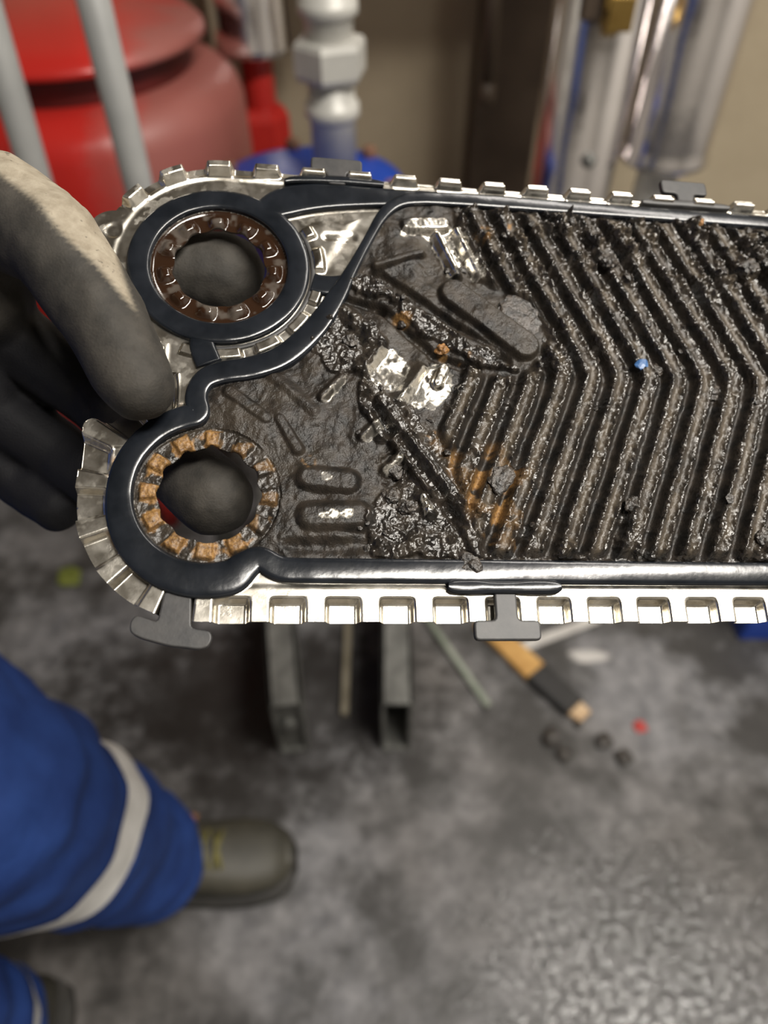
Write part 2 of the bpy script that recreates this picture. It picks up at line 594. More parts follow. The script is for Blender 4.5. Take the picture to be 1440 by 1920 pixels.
# torn crust sheets lying on the pressed steel
CR1 = poly_sdf([(-8, 20), (4, 4), (14, -6), (30, -24), (34, -61), (-6, -61), (-8, -46), (-4, -40), (3, -32), (6, -22), (-3, -14), (-9, -2)])
CR2 = poly_sdf([(-17, 54), (1, 48), (19, 29.5), (39, 17.5), (56, 16.5), (54, 20), (36, 28.5), (15, 44), (-4, 57)])
CR3 = poly_sdf([(-20, 46), (-2, 36), (0, 24), (-8, 12), (-20, 13), (-31, 22), (-26, 35)])
tear = (fbm(7, 41, 4) - .5) * 7
c1, c2, c3 = [1 - sst(p + tear, -.5, .4) for p in (CR1, CR2, CR3)]
thick = 0.9 + (fbm(5, 44, 3) - .4) * 1.6
zd = zd + c1 * np.clip(thick, .2, 2) * .9 + c2 * np.clip(thick + .8, .3, 3) * 1.1 + c3 * np.clip(thick, .1, 2) * .8
rough = np.clip(c1 + c2 + c3 * .8 + .18, 0, 1)
zd += (fine - .5) * .95 * rough + (grit - .5) * .45 * rough + np.maximum(fbm(5, 49, 3) - .6, 0) * 9 * rough
pit = 1 - sst(np.hypot((U - 3) / 6.5, (V + 27) / 9) + (rag - .5) * .9, .7, 1.0)
zd -= pit * 1.6 * (fbm(3, 52, 2) > .45)
# plain steel zone between the two gaskets, rim, ports
zr = .55 + 0 * U
seal = (np.abs(dU - 39.5) < 9) & (angU > -1.9) & (angU < .55)
zr = np.where(seal, zr + 1.5 * (1 - sst(np.abs(((angU + .05) / .40) % 1 - .5), .26, .40)) * (1 - sst(np.abs(dU - 39.6), 1.6, 3.0)), zr)
tri = poly_sdf([(-37, 85), (-5, 88), (-21, 58), (-29, 57)])
zr += np.where(tri < 4, .7 * sst(-tri, 1.0, 6) - .5 * (1 - sst(seg_d((-22, 76), (-12, 76.5)), .5, 3.2)) + .3 * (1 - sst(seg_d((-25, 62), (-25, 68)), .5, 2.5)), 0)
# crenellated rim
e = -out_s
u_lo = np.where(U > LC[0], U, LC[0] - 46.3 * np.arctan2(-(U - LC[0]), -(V - LC[1])))
u_up = np.where(U > UC[0], U, UC[0] - 48 * np.arctan2(-(U - UC[0]), (V - UC[1])))
ph_lo = np.abs(((u_lo + 35.8) / 19.3 + .5) % 1 - .5) * 19.3
ph_up = np.abs(((u_up + 47.6) / 19.6 + .5) % 1 - .5) * 19.6
low = V < 10
depth_lo = np.where(U < LC[0], 14.5 - 3, 9.0)
rec = (1 - sst(ph_lo, 4.6, 6.6)) * (1 - sst(e, depth_lo - 2.6, depth_lo))
bmp = (1 - sst(ph_up, 4.4, 6.2)) * (1 - sst(e, 2.2, 4.2 + 1.6 * (1 - sst(U, -62, -30))))
nolug = sst(np.hypot(U + 107, V - 72), 11, 15)
zrim = np.where(low, 1.0 - 4.2 * rec, 1.2 + nolug * (-1.7 * (1 - sst(e, 1.0 + 1.8 * (1 - sst(U, -62, -30)), 3.0 + 2.2 * (1 - sst(U, -62, -30)))) + 4.9 * bmp))
zrim = zrim + (fbm(30, 61, 3) - .5) * .5
rimf = np.where(low, 1 - sst(e, 11.5, 13.5), 1 - sst(e, 5, 7.5)) if True else 0
rimf = np.where(low & (U < LC[0]), 1 - sst(e, 10.6, 11.8), rimf)
zr = zr * (1 - rimf) + zrim * rimf
# ports
kU = .5 + .5 * np.cos(11 * angU + .6)
zpU = .3 + 2.3 * sst(kU, .12, .95) * (1 - sst(np.abs(dU - 21.2), .6, 4.2)) + .5 * sst(dU, 25, 26.5)
kL = .5 + .5 * np.cos(12 * angL + .3)
zpL = .2 + 1.9 * sst(kL, .4, .62) * (1 - sst(np.abs(dL - 21.3), 2.4, 3.6)) + (fbm(3, 71, 4) - .5) * 1.5
inU, inL = dU < 27.0, dL < 25.6

fin = field < 0
Z = np.where(fin, zd * (1 - cm) + zc * cm, zr)
Z = np.where(inU, zpU, np.where(inL, zpL, Z))
# masks: fouling, rust, brown film
foul = np.where(fin, 1.0, 0.0)
BARE = [[(-6.6, 14.7), (-.7, 23.7), (4.2, 24.7), (10.8, 16), (6.6, 5.3), (-3.2, 7.8)],
        [(5.1, 1.8), (16.2, 16.3), (23.8, 18.5), (27.9, 13.3), (26.4, 5), (19.7, -1.1), (12.3, -.2)],
        [(8.9, 78.9), (12.1, 86), (27.2, 88.5), (31, 80), (23.2, 77.4), (17.6, 79.6)],
        [(21, 81), (25, 82), (32, 59.4), (28.5, 58.6)], [(29.4, 83.2), (34, 84), (43, 60), (39, 58)], [(24.5, 80.5), (29, 81.5), (36, 63.6), (31, 61.5)],
        [(-24.5, .5), (-14.5, 12), (-15.5, 8), (-21.5, .5)], [(-26, -45.2), (-13, -44.6), (-13, -47), (-26, -47.6)],
        [(-9, -15), (-2, -7), (-1, -10), (-7, -16)], [(-1, -27.5), (6, -21.5), (7, -24), (1, -29)], [(12, -37), (17, -42.5), (14, -45)], [(-24, -30.5), (-20, -30), (-20, -33), (-24, -33)]]
for p in BARE:
    s = poly_sdf(p) + (fbm(3, 81, 3) - .5) * 3.0
    foul = np.minimum(foul, np.where(fin, sst(s, -.5, .3), foul))
skim = sst(fbm(6, 84, 4), .50, .62)
foul = np.where(fin & (foul < .5), np.maximum(foul, skim * .9), foul)
rust = np.zeros(U.shape)
rz = poly_sdf([(17, -12), (26, -28), (36, -58), (50, -55), (54, -26), (43, -17), (30, -24)])
rust = np.maximum(rust, (1 - sst(rz, -3, 4)) * sst(fbm(7, 91, 4), .44, .58) * (.25 + .65 * (1 - rg)))
for (a, b, r_) in ((8, 38, 5), (25, 24, 4), (44, 80, 5), (56, 84, 3), (-29, -25, 3.5), (18, -12, 3), (32, 22, 4)):
    rust = np.maximum(rust, (1 - sst(np.hypot(U - a, V - b), r_ * .3, r_)) * sst(fbm(3.5, 93, 3), .48, .60) * .8)
rust = np.where(fin, rust, 0)
blkn = (fbm(4, 96, 3) - .5)
blocks = sst(kL + blkn * 1.3, .20, .40) * (1 - sst(dL + blkn * 4, 23.8, 25.2))
blocks = blocks * np.where(np.abs(angL - .35) < 1.1, .45 * sst(fbm(5, 97, 2), .4, .55), 1.0)
rust = np.where(inL, blocks * (.55 + .6 * fbm(4, 95, 3)), rust)
foul = np.where(inL, 1.0, foul)
brown = np.where(inU, 1.0 - .08 * sst(fbm(5, 99, 3), .55, .7), 0)
rust = np.where(inU, 0, rust)
rimst = sst(fbm(9, 101, 4), .60, .70) * .35
near_g = (1 - sst(np.abs(dL - 36.5), .5, 2.0)) * sst(fbm(8, 103, 3), .55, .65) * (U < -64)
rust = np.where((~fin) & (~inL) & (~inU), np.maximum(near_g * .8, rimst * .25 * (V > 60)), rust)
gr = sst(fbm(5, 105, 4), .58, .72) * np.where((U < -75) & (V > 60), .75, .18)
foul = np.where((~fin) & (~inL) & (~inU), gr, foul)

# region ids: 0 rim steel, 1 distribution, 2 upper port, 3 lower port, 10+k chevrons
rid = np.zeros(U.shape, int)
rid[fin] = 1
isC = fin & (corr < 0)
rid[isC] = (10 + np.clip(kr, -6, 24) + 6)[isC].astype(int)
for r_ in np.unique(rid[rid >= 10]):
    rows = np.where((rid == r_).any(1))[0]
    runs = np.split(rows, np.where(np.diff(rows) > 1)[0] + 1)
    best = max(runs, key=lambda w_: (rid[w_] == r_).sum())
    for w_ in runs:
        if w_ is not best:
            sub = rid[w_[0]:w_[-1] + 1]
            sub[sub == r_] = 1
rid[inU] = 2
rid[inL] = 3

# snap the outline, then cut
gv, gu = np.gradient(S_, STEP)
gl = np.hypot(gu, gv) + 1e-6
snap = (S_ > 0) & (S_ < STEP * 1.6)
Uf = np.where(snap, U - S_ * gu / gl, U)
Vf = np.where(snap, V - S_ * gv / gl, V)
idx = np.arange(ROWS * COLS).reshape(ROWS, COLS)
q = np.stack([idx[:-1, :-1], idx[:-1, 1:], idx[1:, 1:], idx[1:, :-1]], -1).reshape(-1, 4)
sf = S_.ravel()[q]
keep = (sf.min(1) < 0) & (sf.max(1) < STEP * 1.6)
q = q[keep]
pos = np.stack([Uf.ravel(), Vf.ravel(), Z.ravel()], -1) * .001
msk = np.stack([foul.ravel(), rust.ravel(), brown.ravel(), np.ones(U.size)], -1)
qr = rid.ravel()[q[:, 0]]
gritm = np.where(fin, cm * np.clip(edge_b * 1.1 + .25 * rg + (1 - endf) * .8 + np.clip(lump, 0, 1) * .8, 0, 1) + (1 - cm) * np.clip(rough - .15, 0, .9), 0)
gritm = np.where(inL, .5, gritm).ravel()
siltm = np.where(fin, cm * np.exp(-(x / 1.5) ** 2) * endf * (.35 + .65 * sst(fbm(9, 111, 3), .35, .6)) + (1 - cm) * .22 * sst(fbm(13, 113, 4), .48, .62), 0).ravel()

plate = thing('heat_exchanger_plate', 'corrugated steel heat exchanger plate caked in black sludge, held by the gloved hand', 'plate')
plate.matrix_world = PM


def grid_mesh(name, quads, parent, wall_edges=True):
    used, inv = np.unique(quads.ravel(), return_inverse=True)
    quads = inv.reshape(-1, 4)
    P = pos[used]
    A = msk[used]
    GS = np.stack([gritm[used], siltm[used]], -1)
    # turned-down lip on true sheet edges, so the sheet has thickness
    me = bpy.data.meshes.new(name)
    ed = np.concatenate([quads[:, [0, 1]], quads[:, [1, 2]], quads[:, [2, 3]], quads[:, [3, 0]]])
    key = np.sort(ed, 1)
    _, first, cnt = np.unique(key[:, 0].astype(np.int64) * 10000000 + key[:, 1], return_index=True, return_counts=True)
    be = ed[first[cnt == 1]]
    sv_ = S_.ravel()[used]
    be = be[(sv_[be[:, 0]] > -STEP * .9) & (sv_[be[:, 1]] > -STEP * .9)]
    n0 = len(P)
    if len(be):
        a, b = P[be[:, 0]], P[be[:, 1]]
        dn = np.array([0, 0, -.0009])
        P = np.concatenate([P, a, b, b + dn, a + dn])
        A = np.concatenate([A, A[be[:, 0]], A[be[:, 1]], A[be[:, 1]], A[be[:, 0]]])
        GS = np.concatenate([GS, np.zeros((4 * len(be), 2))])
        m = len(be)
        k = np.arange(m)
        quads = np.concatenate([quads, np.stack([n0 + m + k, n0 + k, n0 + 3 * m + k, n0 + 2 * m + k], -1)])
    me.vertices.add(len(P))
    me.vertices.foreach_set('co', P.astype(np.float32).ravel())
    nq = len(quads)
    me.loops.add(nq * 4)
    me.loops.foreach_set('vertex_index', quads.astype(np.int32).ravel())
    me.polygons.add(nq)
    me.polygons.foreach_set('loop_start', (np.arange(nq) * 4).astype(np.int32))
    me.polygons.foreach_set('use_smooth', np.ones(nq, bool))
    me.update(calc_edges=True)
    at = me.attributes.new('mask', 'FLOAT_COLOR', 'POINT')
    at.data.foreach_set('color', A.astype(np.float32).ravel())
    for i_, nm_ in enumerate(('grit', 'silt')):
        me.attributes.new(nm_, 'FLOAT', 'POINT').data.foreach_set('value', GS[:, i_].astype(np.float32).copy())
    me.materials.append(M['plate'])
    return link(bpy.data.objects.new(name, me), parent)


for r in sorted(set(qr.tolist())):
    nm = {0: 'metal_rim', 1: 'distribution_area', 2: 'port_rim', 3: 'port_rim'}.get(r, 'chevron_ridge')
    o = grid_mesh(nm, q[qr == r], plate)
    if r == 0:
        o['label'] = 'bare shiny crenellated steel rim'
    if r == 2:
        o['label'] = 'dimpled port rim with a glossy brown film'
    if r == 3:
        o['label'] = 'rusty dimpled port rim'


# gasket strips
def smooth_path(pts, closed=False, it=3):
    for _ in range(it):
        n = len(pts)
        out = [] if closed else [pts[0]]
        for i in range(n if closed else n - 1):
            a, b = pts[i], pts[(i + 1) % n]
            out += [tuple(a[k] * .75 + b[k] * .25 for k in range(len(a))), tuple(a[k] * .25 + b[k] * .75 for k in range(len(a)))]
        pts = out if closed else out + [pts[-1]]
    return pts


def strip(name, pts, parent, mat, h=3.0, closed=False, base=.2, it=3):
    """pts (u, v, width): rubber strip with a domed top"""
    pts = smooth_path(pts, closed, it)
    n = len(pts)
    verts, faces = [], []
    prof = [(-.5, 0), (-.5, .62), (-.47, .80), (-.40, .92), (-.28, .96), (-.10, 1.0), (.10, 1.0), (.28, .96), (.40, .92), (.47, .80), (.5, .62), (.5, 0)]
    k = len(prof)
    for i in range(n):
        a = Vector(pts[(i - 1) % n if closed else max(i - 1, 0)][:2])
        b = Vector(pts[(i + 1) % n if closed else min(i + 1, n - 1)][:2])
        t = (b - a).normalized()
        s = Vector((-t.y, t.x))
        for (x_, z_) in prof:
            p = Vector(pts[i][:2]) + s * x_ * pts[i][2]
            verts.append((p.x * .001, p.y * .001, (base + h * z_ + (mnoise.noise((p.x * .13, p.y * .13, 3)) * .16 if z_ > .5 else 0)) * .001))
    for i in range(n if closed else n - 1):
        for j in range(k - 1):
            a, b = i * k + j, ((i + 1) % n) * k + j
            faces.append((a, a + 1, b + 1, b))
    if not closed:
        faces.append(tuple(range(k))[::-1])
        faces.append(tuple((n - 1) * k + j for j in range(k)))
    return mesh_obj(name, verts, faces, mat, parent)


loop = [(200, -66.6, 9.4)] + [(u, -66.6, 9.2) for u in (160, 120, 80, 40, 10, -15, -33)] + [(-39.5, -66.2, 9.2), (-46, -61.6, 8.6), (-51, -65, 11)]
for a in range(-72, -262, -9):
    wd = 9.3 + 3.4 * max(0, math.cos(math.radians(a + 85)))
    rr = 31.0 + 1.3 * max(0, math.cos(math.radians(a + 85)))
    loop.append((LC[0] + rr * math.cos(math.radians(a)), LC[1] + rr * math.sin(math.radians(a)), wd))
loop += [(-71.5, 0, 8.0), (-69, 7, 8.5), (-62, 10.6, 9.4), (-50, 12.6, 9.6), (-38, 18.4, 9.8), (-26.8, 31, 9.4), (-18.4, 46, 8.0), (-12, 60, 4.6), (-4.5, 76, 4.0), (1, 88, 5.0),
         (8, 95.5, 6), (18, 98, 6.8), (40, 98.6, 7)] + [(u, 98.6, 7) for u in (80, 120, 160)] + [(200, 98.6, 7)]
gasket = strip('gasket', loop, plate, M['gasket'], 3.2)
gasket['label'] = 'black rubber sealing gasket'
ring_pts = [(UC[0] + 31.4 * math.cos(math.radians(a)), UC[1] + .3 + 31.4 * math.sin(math.radians(a)), 9.0) for a in range(0, 360, 8)]
strip('port_gasket', ring_pts, plate, M['gasket'], 3.0, True)['label'] = 'round black gasket ring about the upper port'
strip('gasket_bridge', [(-50, 84, 10), (-40, 91.5, 15), (-26, 95, 13.5), (-8, 96.5, 10.5), (8, 97.2, 8.5), (22, 98.3, 7)], gasket, M['gasket'], 2.95, it=3)
strip('gasket_bridge', [(-70, 29, 7.5), (-70.5, 22, 10), (-67, 14, 10)], gasket, M['gasket'], 2.6, it=3)
strip('gasket_bridge', [(-28, 53, 9), (-22, 51.5, 9), (-14, 53, 9)], gasket, M['gasket'], 2.2, it=2)
strip('sealing_lip', [(UC[0] + 37.2 * math.cos(math.radians(a)), UC[1] + 37.2 * math.sin(math.radians(a)), 1.8) for a in range(-96, 36, 6)], gasket, M['clip'], 1.4)


def round_poly(poly, r):
    out = []
    n = len(poly)
    for i in range(n):
        a, p, b = (Vector(poly[(i + k_) % n]) for k_ in (-1, 0, 1))
        da, db = (a - p), (b - p)
        pa = p + da.normalized() * min(r, da.length * .45)
        pb = p + db.normalized() * min(r, db.length * .45)
        for f in (0, .33, .67, 1):
            out.append(tuple(pa * (1 - f) ** 2 + p * 2 * f * (1 - f) + pb * f * f))
    return out


def clip_T(u, v_in, v_out, foot, bar_w, sgn, z, parent):
    """gasket clip: bar beside the gasket, neck over the rim, foot outside"""
    bm = bmesh.new()
    hw, fh = 4.1, foot / 2
    edge = v_out - sgn * 7.2
    poly = [(-hw, v_in), (-hw, edge), (-fh, edge), (-fh, v_out), (fh, v_out), (fh, edge), (hw, edge), (hw, v_in)]
    poly = [(x_, y_) for x_, y_ in poly]
    if sgn > 0:
        poly = poly[::-1]
    poly = round_poly(poly, 1.8)
    prism(bm, [((u + a) * .001, b * .001) for a, b in poly], (z - 2.0) * .001, z * .001, .0007)
    bm_obj('gasket_clip', bm, M['clip'], parent)


clip_T(42.2, -72, -91.5, 24.5, 42, -1, 2.6, gasket)
clip_T(140.4, 103, 117.5, 22, 40, 1, 3.4, gasket)
clip_T(-18.2, 101, 114.5, 22, 40, 1, 3.4, gasket)
strip('clip_bar', [(21, -72.3, 3.0), (23, -72.5, 5.4), (32, -72.4, 5.6), (37, -72.6, 4.6), (47, -72.6, 4.6), (52, -72.4, 5.6), (61, -72.4, 5.4), (63, -72.2, 3)], gasket, M['gasket'], 4.2, it=2)
strip('clip_bar', [(119, 104.2, 2), (122, 104.5, 3.4), (140, 105, 3.8), (158, 104.8, 3.4), (161, 104.4, 2)], gasket, M['clip'], 3.6, it=2)
strip('clip_bar', [(-40, 100.5, 2), (-36, 102.2, 3.4), (-18, 103.6, 3.8), (-2, 103.4, 3.4), (2, 102.8, 2)], gasket, M['gasket'], 3.8, it=2)
bm = bmesh.new()
poly = [(-77.8, -74), (-68.6, -75), (-68.2, -86.6), (-61.8, -87.6), (-60.9, -90), (-62.0, -93.0), (-65, -94), (-75, -92.8), (-84.5, -90.2), (-88.2, -88.2), (-88.4, -84.5), (-86.6, -82), (-79.4, -84.6)]
poly = round_poly(poly, 1.6)
prism(bm, [(a * .001, b * .001) for a, b in poly[::-1]], -.0012, .0014, .0006)
bm_obj('gasket_clip', bm, M['clip'], gasket)['label'] = 'wide rounded corner clip'


# ------------------------------------------------------------------ loose crust on the plate
def zat(u, v):
    i = min(max(int(round((v - vs_[0]) / STEP)), 0), ROWS - 1)
    j = min(max(int(round((u - us[0]) / STEP)), 0), COLS - 1)
    return float(Z[i, j])


def chunk(name, u, v, size, flat, mat, seed, label, group=None, stretch=1.0, rot=0.0, lift=.25, tilt=0.0, sub=2):
    bm = bmesh.new()
    bmesh.ops.create_icosphere(bm, subdivisions=sub, radius=1.0)
    for vv in bm.verts:
        c = vv.co
        k = 1 + .45 * mnoise.noise((c * 1.4) + Vector((seed * 7.1, 0, 0))) + .28 * mnoise.noise((c * 3.4) + Vector((0, seed * 3.3, 0)))
        c *= k
        c.x *= stretch
        c.z *= flat
    bmesh.ops.scale(bm, vec=(size * .001,) * 3, verts=bm.verts)
    o = bm_obj(name, bm, mat, smooth=False)
    mw = PM @ Matrix.Translation((u * .001, v * .001, (zat(u, v) + size * flat * (.55 - lift)) * .001)) @ Matrix.Rotation(rot, 4, 'Z') @ Matrix.Rotation(tilt, 4, 'X')
    o.matrix_world = mw
    return tag(o, label, 'crust', group)


BIG = [(31, -64.2, 4.6, .55, 'crust', 'black wet lump of crust lying across the lower gasket', 1.2, -.6),
       (144.5, 96, 2.4, .7, 'crust_rust', 'orange rusty crumb under the upper gasket at right', 1.0, 0),
       (97.5, 69, 3.6, .7, 'crust', 'glinting black lump high up between the chevrons', 1.1, .5),
       (43, -31.5, 4.2, .35, 'crust', 'flat grey diamond flake by the rusty patch left of the chevrons', 1.3, .9),
       (4, -27, 3.0, .7, 'crust', 'crumbly black lump in the pit beside the long smooth bar', 1.2, .3),
       (1.5, -38, 3.2, .6, 'crust', 'upper of two black lumps below the pit', 1.1, 1.1),
       (7.5, -42, 2.8, .8, 'crust', 'lower of two black lumps below the pit', 1.4, .2),
       (114, 20, 3.0, .6, 'crust', 'smooth dark lump stuck near the kink of the chevrons', 1.2, 0),
       (139, 10.5, 3.1, .5, 'crust', 'brownish scale chip wedged between chevrons right of the kink', 1.3, .2),
       (95, -40, 3.0, .7, 'crust', 'black clump low in a groove above the lower gasket', 1.2, 1.0),
       (162, 70, 3.6, .5, 'crust', 'broad brown scale patch at the upper right of the chevrons', 1.2, .3),
       (57, 42, 7.5, .16, 'crust', 'thin dark triangular flake lying where the chevrons start', 1.3, -.5),
       (-13, 27, 2.6, .7, 'crust', 'black crumb on the crust above the long smooth bar', 1.1, 0),
       (24, 25, 2.4, .8, 'crust_rust', 'orange crumb in the dark gap above the bare shiny ring', 1.2, .4),
       (146, -53, 3.2, .7, 'crust', 'black clump by the lower gasket at the right edge', 1.1, .6)]
for i, (u, v, s, f, m, lab, st, ro) in enumerate(BIG):
    chunk('crust_flake', u, v, s, f, M[m], i + 1, lab, None, st, ro, sub=3)
tag(chunk('paint_chip', 106.5, 20.5, 2.2, .35, M['blue_chip'], 33, 'small blue chip in a groove near the kink', None, 1.3, .4), None, 'chip')
k = 0
while k < 48:
    u, v = rnd.uniform(-35, 175), rnd.uniform(-60, 95)
    i, j = int((v - vs_[0]) / STEP), int((u - us[0]) / STEP)
    if field[i, j] > -1.5 or (corr[i, j] < 0 and v < 55 and rnd.random() < .75) or (u < -5 and rnd.random() < .6):
        continue
    k += 1
    chunk('crust_crumb', u, v, rnd.uniform(.7, 1.9), rnd.uniform(.4, .9), M['crust'], 100 + k, 'tiny wet black crumb scattered over the sludge on the plate',
          'loose crumbs on the plate', rnd.uniform(1, 1.6), rnd.uniform(0, 3), sub=1)

# ------------------------------------------------------------------ the person: glove, coverall, boots
person = thing('person', 'worker in blue coverall, dirty gloves and dark boots gripping the plate from the left', 'person', (-.58, .27, 0))
bpy.context.view_layer.update()
PI_ = person.matrix_world.inverted()


def to_person(me_or_pts):
    return me_or_pts


def skin(name, me, mat, parent, label=None):
    me.transform(Matrix.Translation((.58, -.27, 0)))
    me.materials.clear()
    me.materials.append(mat)
    o = link(bpy.data.objects.new(name, me), parent)
    if label:
        o['label'] = label
    return o


def P3(*a):
    return [(PW(u, v, n), r * .001) for u, v, n, r in a]


hand = [P3((-232, 66, -32, 31), (-205, 66, -26, 30), (-180, 64, -20, 27), (-165, 52, -24, 24)),
        P3((-180, 72, -12, 25), (-146, 71, 9, 21.5), (-123, 51.5, 17, 18.6), (-104.5, 24.5, 16.4, 16.4), (-92.5, 2, 15, 14.5), (-89, -3.5, 14.8, 12.9)),
        P3((-178, 74, -16, 22), (-150, 78, -10, 17), (-128, 75, -16, 14.5), (-104, 72, -22, 16), (-82, 73, -24, 18.5), (-66, 72, -24, 19)),
        P3((-175, 55, -28, 22), (-150, 42, -40, 16), (-118, 20, -42, 15.5), (-88, -8, -34, 16), (-69, -27, -26, 16.5), (-65, -31, -24, 16)),
        P3((-178, 46, -34, 21), (-162, 18, -56, 15), (-136, 2, -64, 14.5), (-114, -15, -58, 14), (-104, -24, -52, 13)),
        P3((-182, 38, -36, 19), (-176, 10, -66, 13.5), (-156, -6, -76, 13), (-138, -20, -72, 12)),
        P3((-180, 50, -24, 23), (-165, 66, -12, 21), (-152, 66, -4, 16))]
gm = remesh_blob(hand, .0017, 7)
PMi = PM.inverted()
coat, oil_shade = [], []
for vtx in gm.vertices:
    p = (PMi @ vtx.co) * 1000
    d = p.x + p.y + 70 + 3 * mnoise.noise(p * .05) - max(0, 20 - p.z) * .0
    b = (1 - min(max((d + 1.2) / 2.4, 0), 1))
    tipc = min(max((p.x + 93 + .35 * (p.y - 24)) / 2.0, 0), 1) if p.z > -8 else min(max((p.x + 92) / 6, 0), 1)
    coat.append(max(b, tipc))
    oil_shade.append(min(max((-p.z - 18 - .25 * (p.x + 120)) / 14, 0), 1) * min(max((-95 - p.x) / 14, 0), 1) * min(max((52 - p.y) / 18, 0), 1))  # mask for painted shade on the fingers tucked behind the plate
    fold = mnoise.noise(p * .045) * .8 + mnoise.noise(p * .12) * .45
    vtx.co += vtx.normal * fold * .001
at = gm.attributes.new('coat', 'FLOAT', 'POINT')
at.data.foreach_set('value', coat)
at = gm.attributes.new('oil_shade', 'FLOAT', 'POINT')
at.data.foreach_set('value', oil_shade)
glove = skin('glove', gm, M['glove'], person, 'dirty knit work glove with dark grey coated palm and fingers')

A1, K1, H1 = Vector((-.318, .340, .13)), Vector((-.352, .241, .59)), Vector((-.56, .33, .95))
A2, K2, H2 = Vector((-.445, .130, .17)), Vector((-.50, .10, .56)), Vector((-.60, .20, .95))
body = [[(A1, .076), (A1.lerp(K1, .3), .086), (A1.lerp(K1, .62), .098), (K1, .108), (K1.lerp(H1, .5), .108), (H1, .12)],
        [(A2, .072), (A2.lerp(K2, .35), .085), (K2, .10), (H2, .12)],
        [((-.60, .27, .95), .145), ((-.61, .27, 1.15), .14), ((-.60, .27, 1.34), .145), ((-.60, .27, 1.44), .08)],
        [((-.60, .27, 1.36), .12), ((-.60, .42, 1.38), .085), ((-.53, .47, 1.16), .062), ((-.42, .40, 1.07), .054), (PW(-238, 67, -34), .046)],
        [((-.60, .27, 1.36), .12), ((-.60, .11, 1.38), .085), ((-.55, .06, 1.12), .062), ((-.38, -.10, 1.10), .050), ((-.30, -.16, 1.12), .044)]]
cmh = remesh_blob(body, .011, 5, .35)
bm = bmesh.new()
bm.from_mesh(cmh)
bpy.data.meshes.remove(cmh)
for p, n in ((A1 + Vector((0, .008, -.03)), (A1 - K1)), (A2 + Vector((0, 0, -.02)), (A2 - K2))):
    near = [v for v in bm.verts if (v.co - p).length < .16]
    fs = list({f for v in near for f in v.link_faces})
    es = list({e_ for f in fs for e_ in f.edges})
    bmesh.ops.bisect_plane(bm, geom=near + es + fs, plane_co=p, plane_no=n.normalized(), clear_outer=True)
bm.normal_update()
stripes = []
for v in bm.verts:
    c = v.co
    k_ = 1.0
    if c.z < .62:
        ax = A1.lerp(K1, (c.z - .13) / .47) if (c - A1).xy.length < .17 and c.x > -.46 else None
        fold = math.sin(c.z * 62 + 3 * mnoise.noise(c * 7)) * .0045 * (1.2 if c.z < .3 else .7)
    else:
        fold = 0
    v.co += v.normal * (fold + .012 * mnoise.noise(c * 9) + .005 * mnoise.noise(c * 24))
me = bpy.data.meshes.new('coverall')
bm.to_mesh(me)
# reflective bands copied off the cloth surface, slightly proud
for A_, K_, t0, t1, side in ((A1, K1, .60, .70, 1), (A2, K2, .03, .13, 2)):
    axis = (K_ - A_).normalized()
    L_ = (K_ - A_).length
    tiltv = Vector((-.10, .35, 0)) if side == 1 else Vector((0, 0, 0))
    b2 = bmesh.new()
    b2.from_mesh(me)
    b2.normal_update()

    def tpar(c):
        return ((c - A_).dot(axis) + (c - A_).dot(tiltv) * .5) / L_
    for (co, no, cl_in) in ((t0, 1, True), (t1, 1, False)):
        pl = (axis + tiltv * .5)
        bmesh.ops.bisect_plane(b2, geom=list(b2.verts) + list(b2.edges) + list(b2.faces), plane_co=A_ + pl.normalized() * (co * L_ / pl.length),
                               plane_no=pl.normalized(), clear_inner=cl_in, clear_outer=not cl_in)
    kill = [v for v in b2.verts if (v.co - A_.lerp(K_, (t0 + t1) / 2)).length > .16]
    bmesh.ops.delete(b2, geom=kill, context='VERTS')
    b2.normal_update()
    for v in b2.verts:
        v.co += v.normal * .0022
    m2 = bpy.data.meshes.new('reflective_stripe')
    b2.to_mesh(m2)
    b2.free()
    m2.polygons.foreach_set('use_smooth', [True] * len(m2.polygons))
    stripes.append(m2)
me.polygons.foreach_set('use_smooth', [True] * len(me.polygons))
bm.free()
cov = skin('coverall', me, M['coverall'], person, 'blue work coverall')
for m2 in stripes:
    skin('reflective_stripe', m2, M['stripe'], cov, 'white reflective band round the trouser leg')


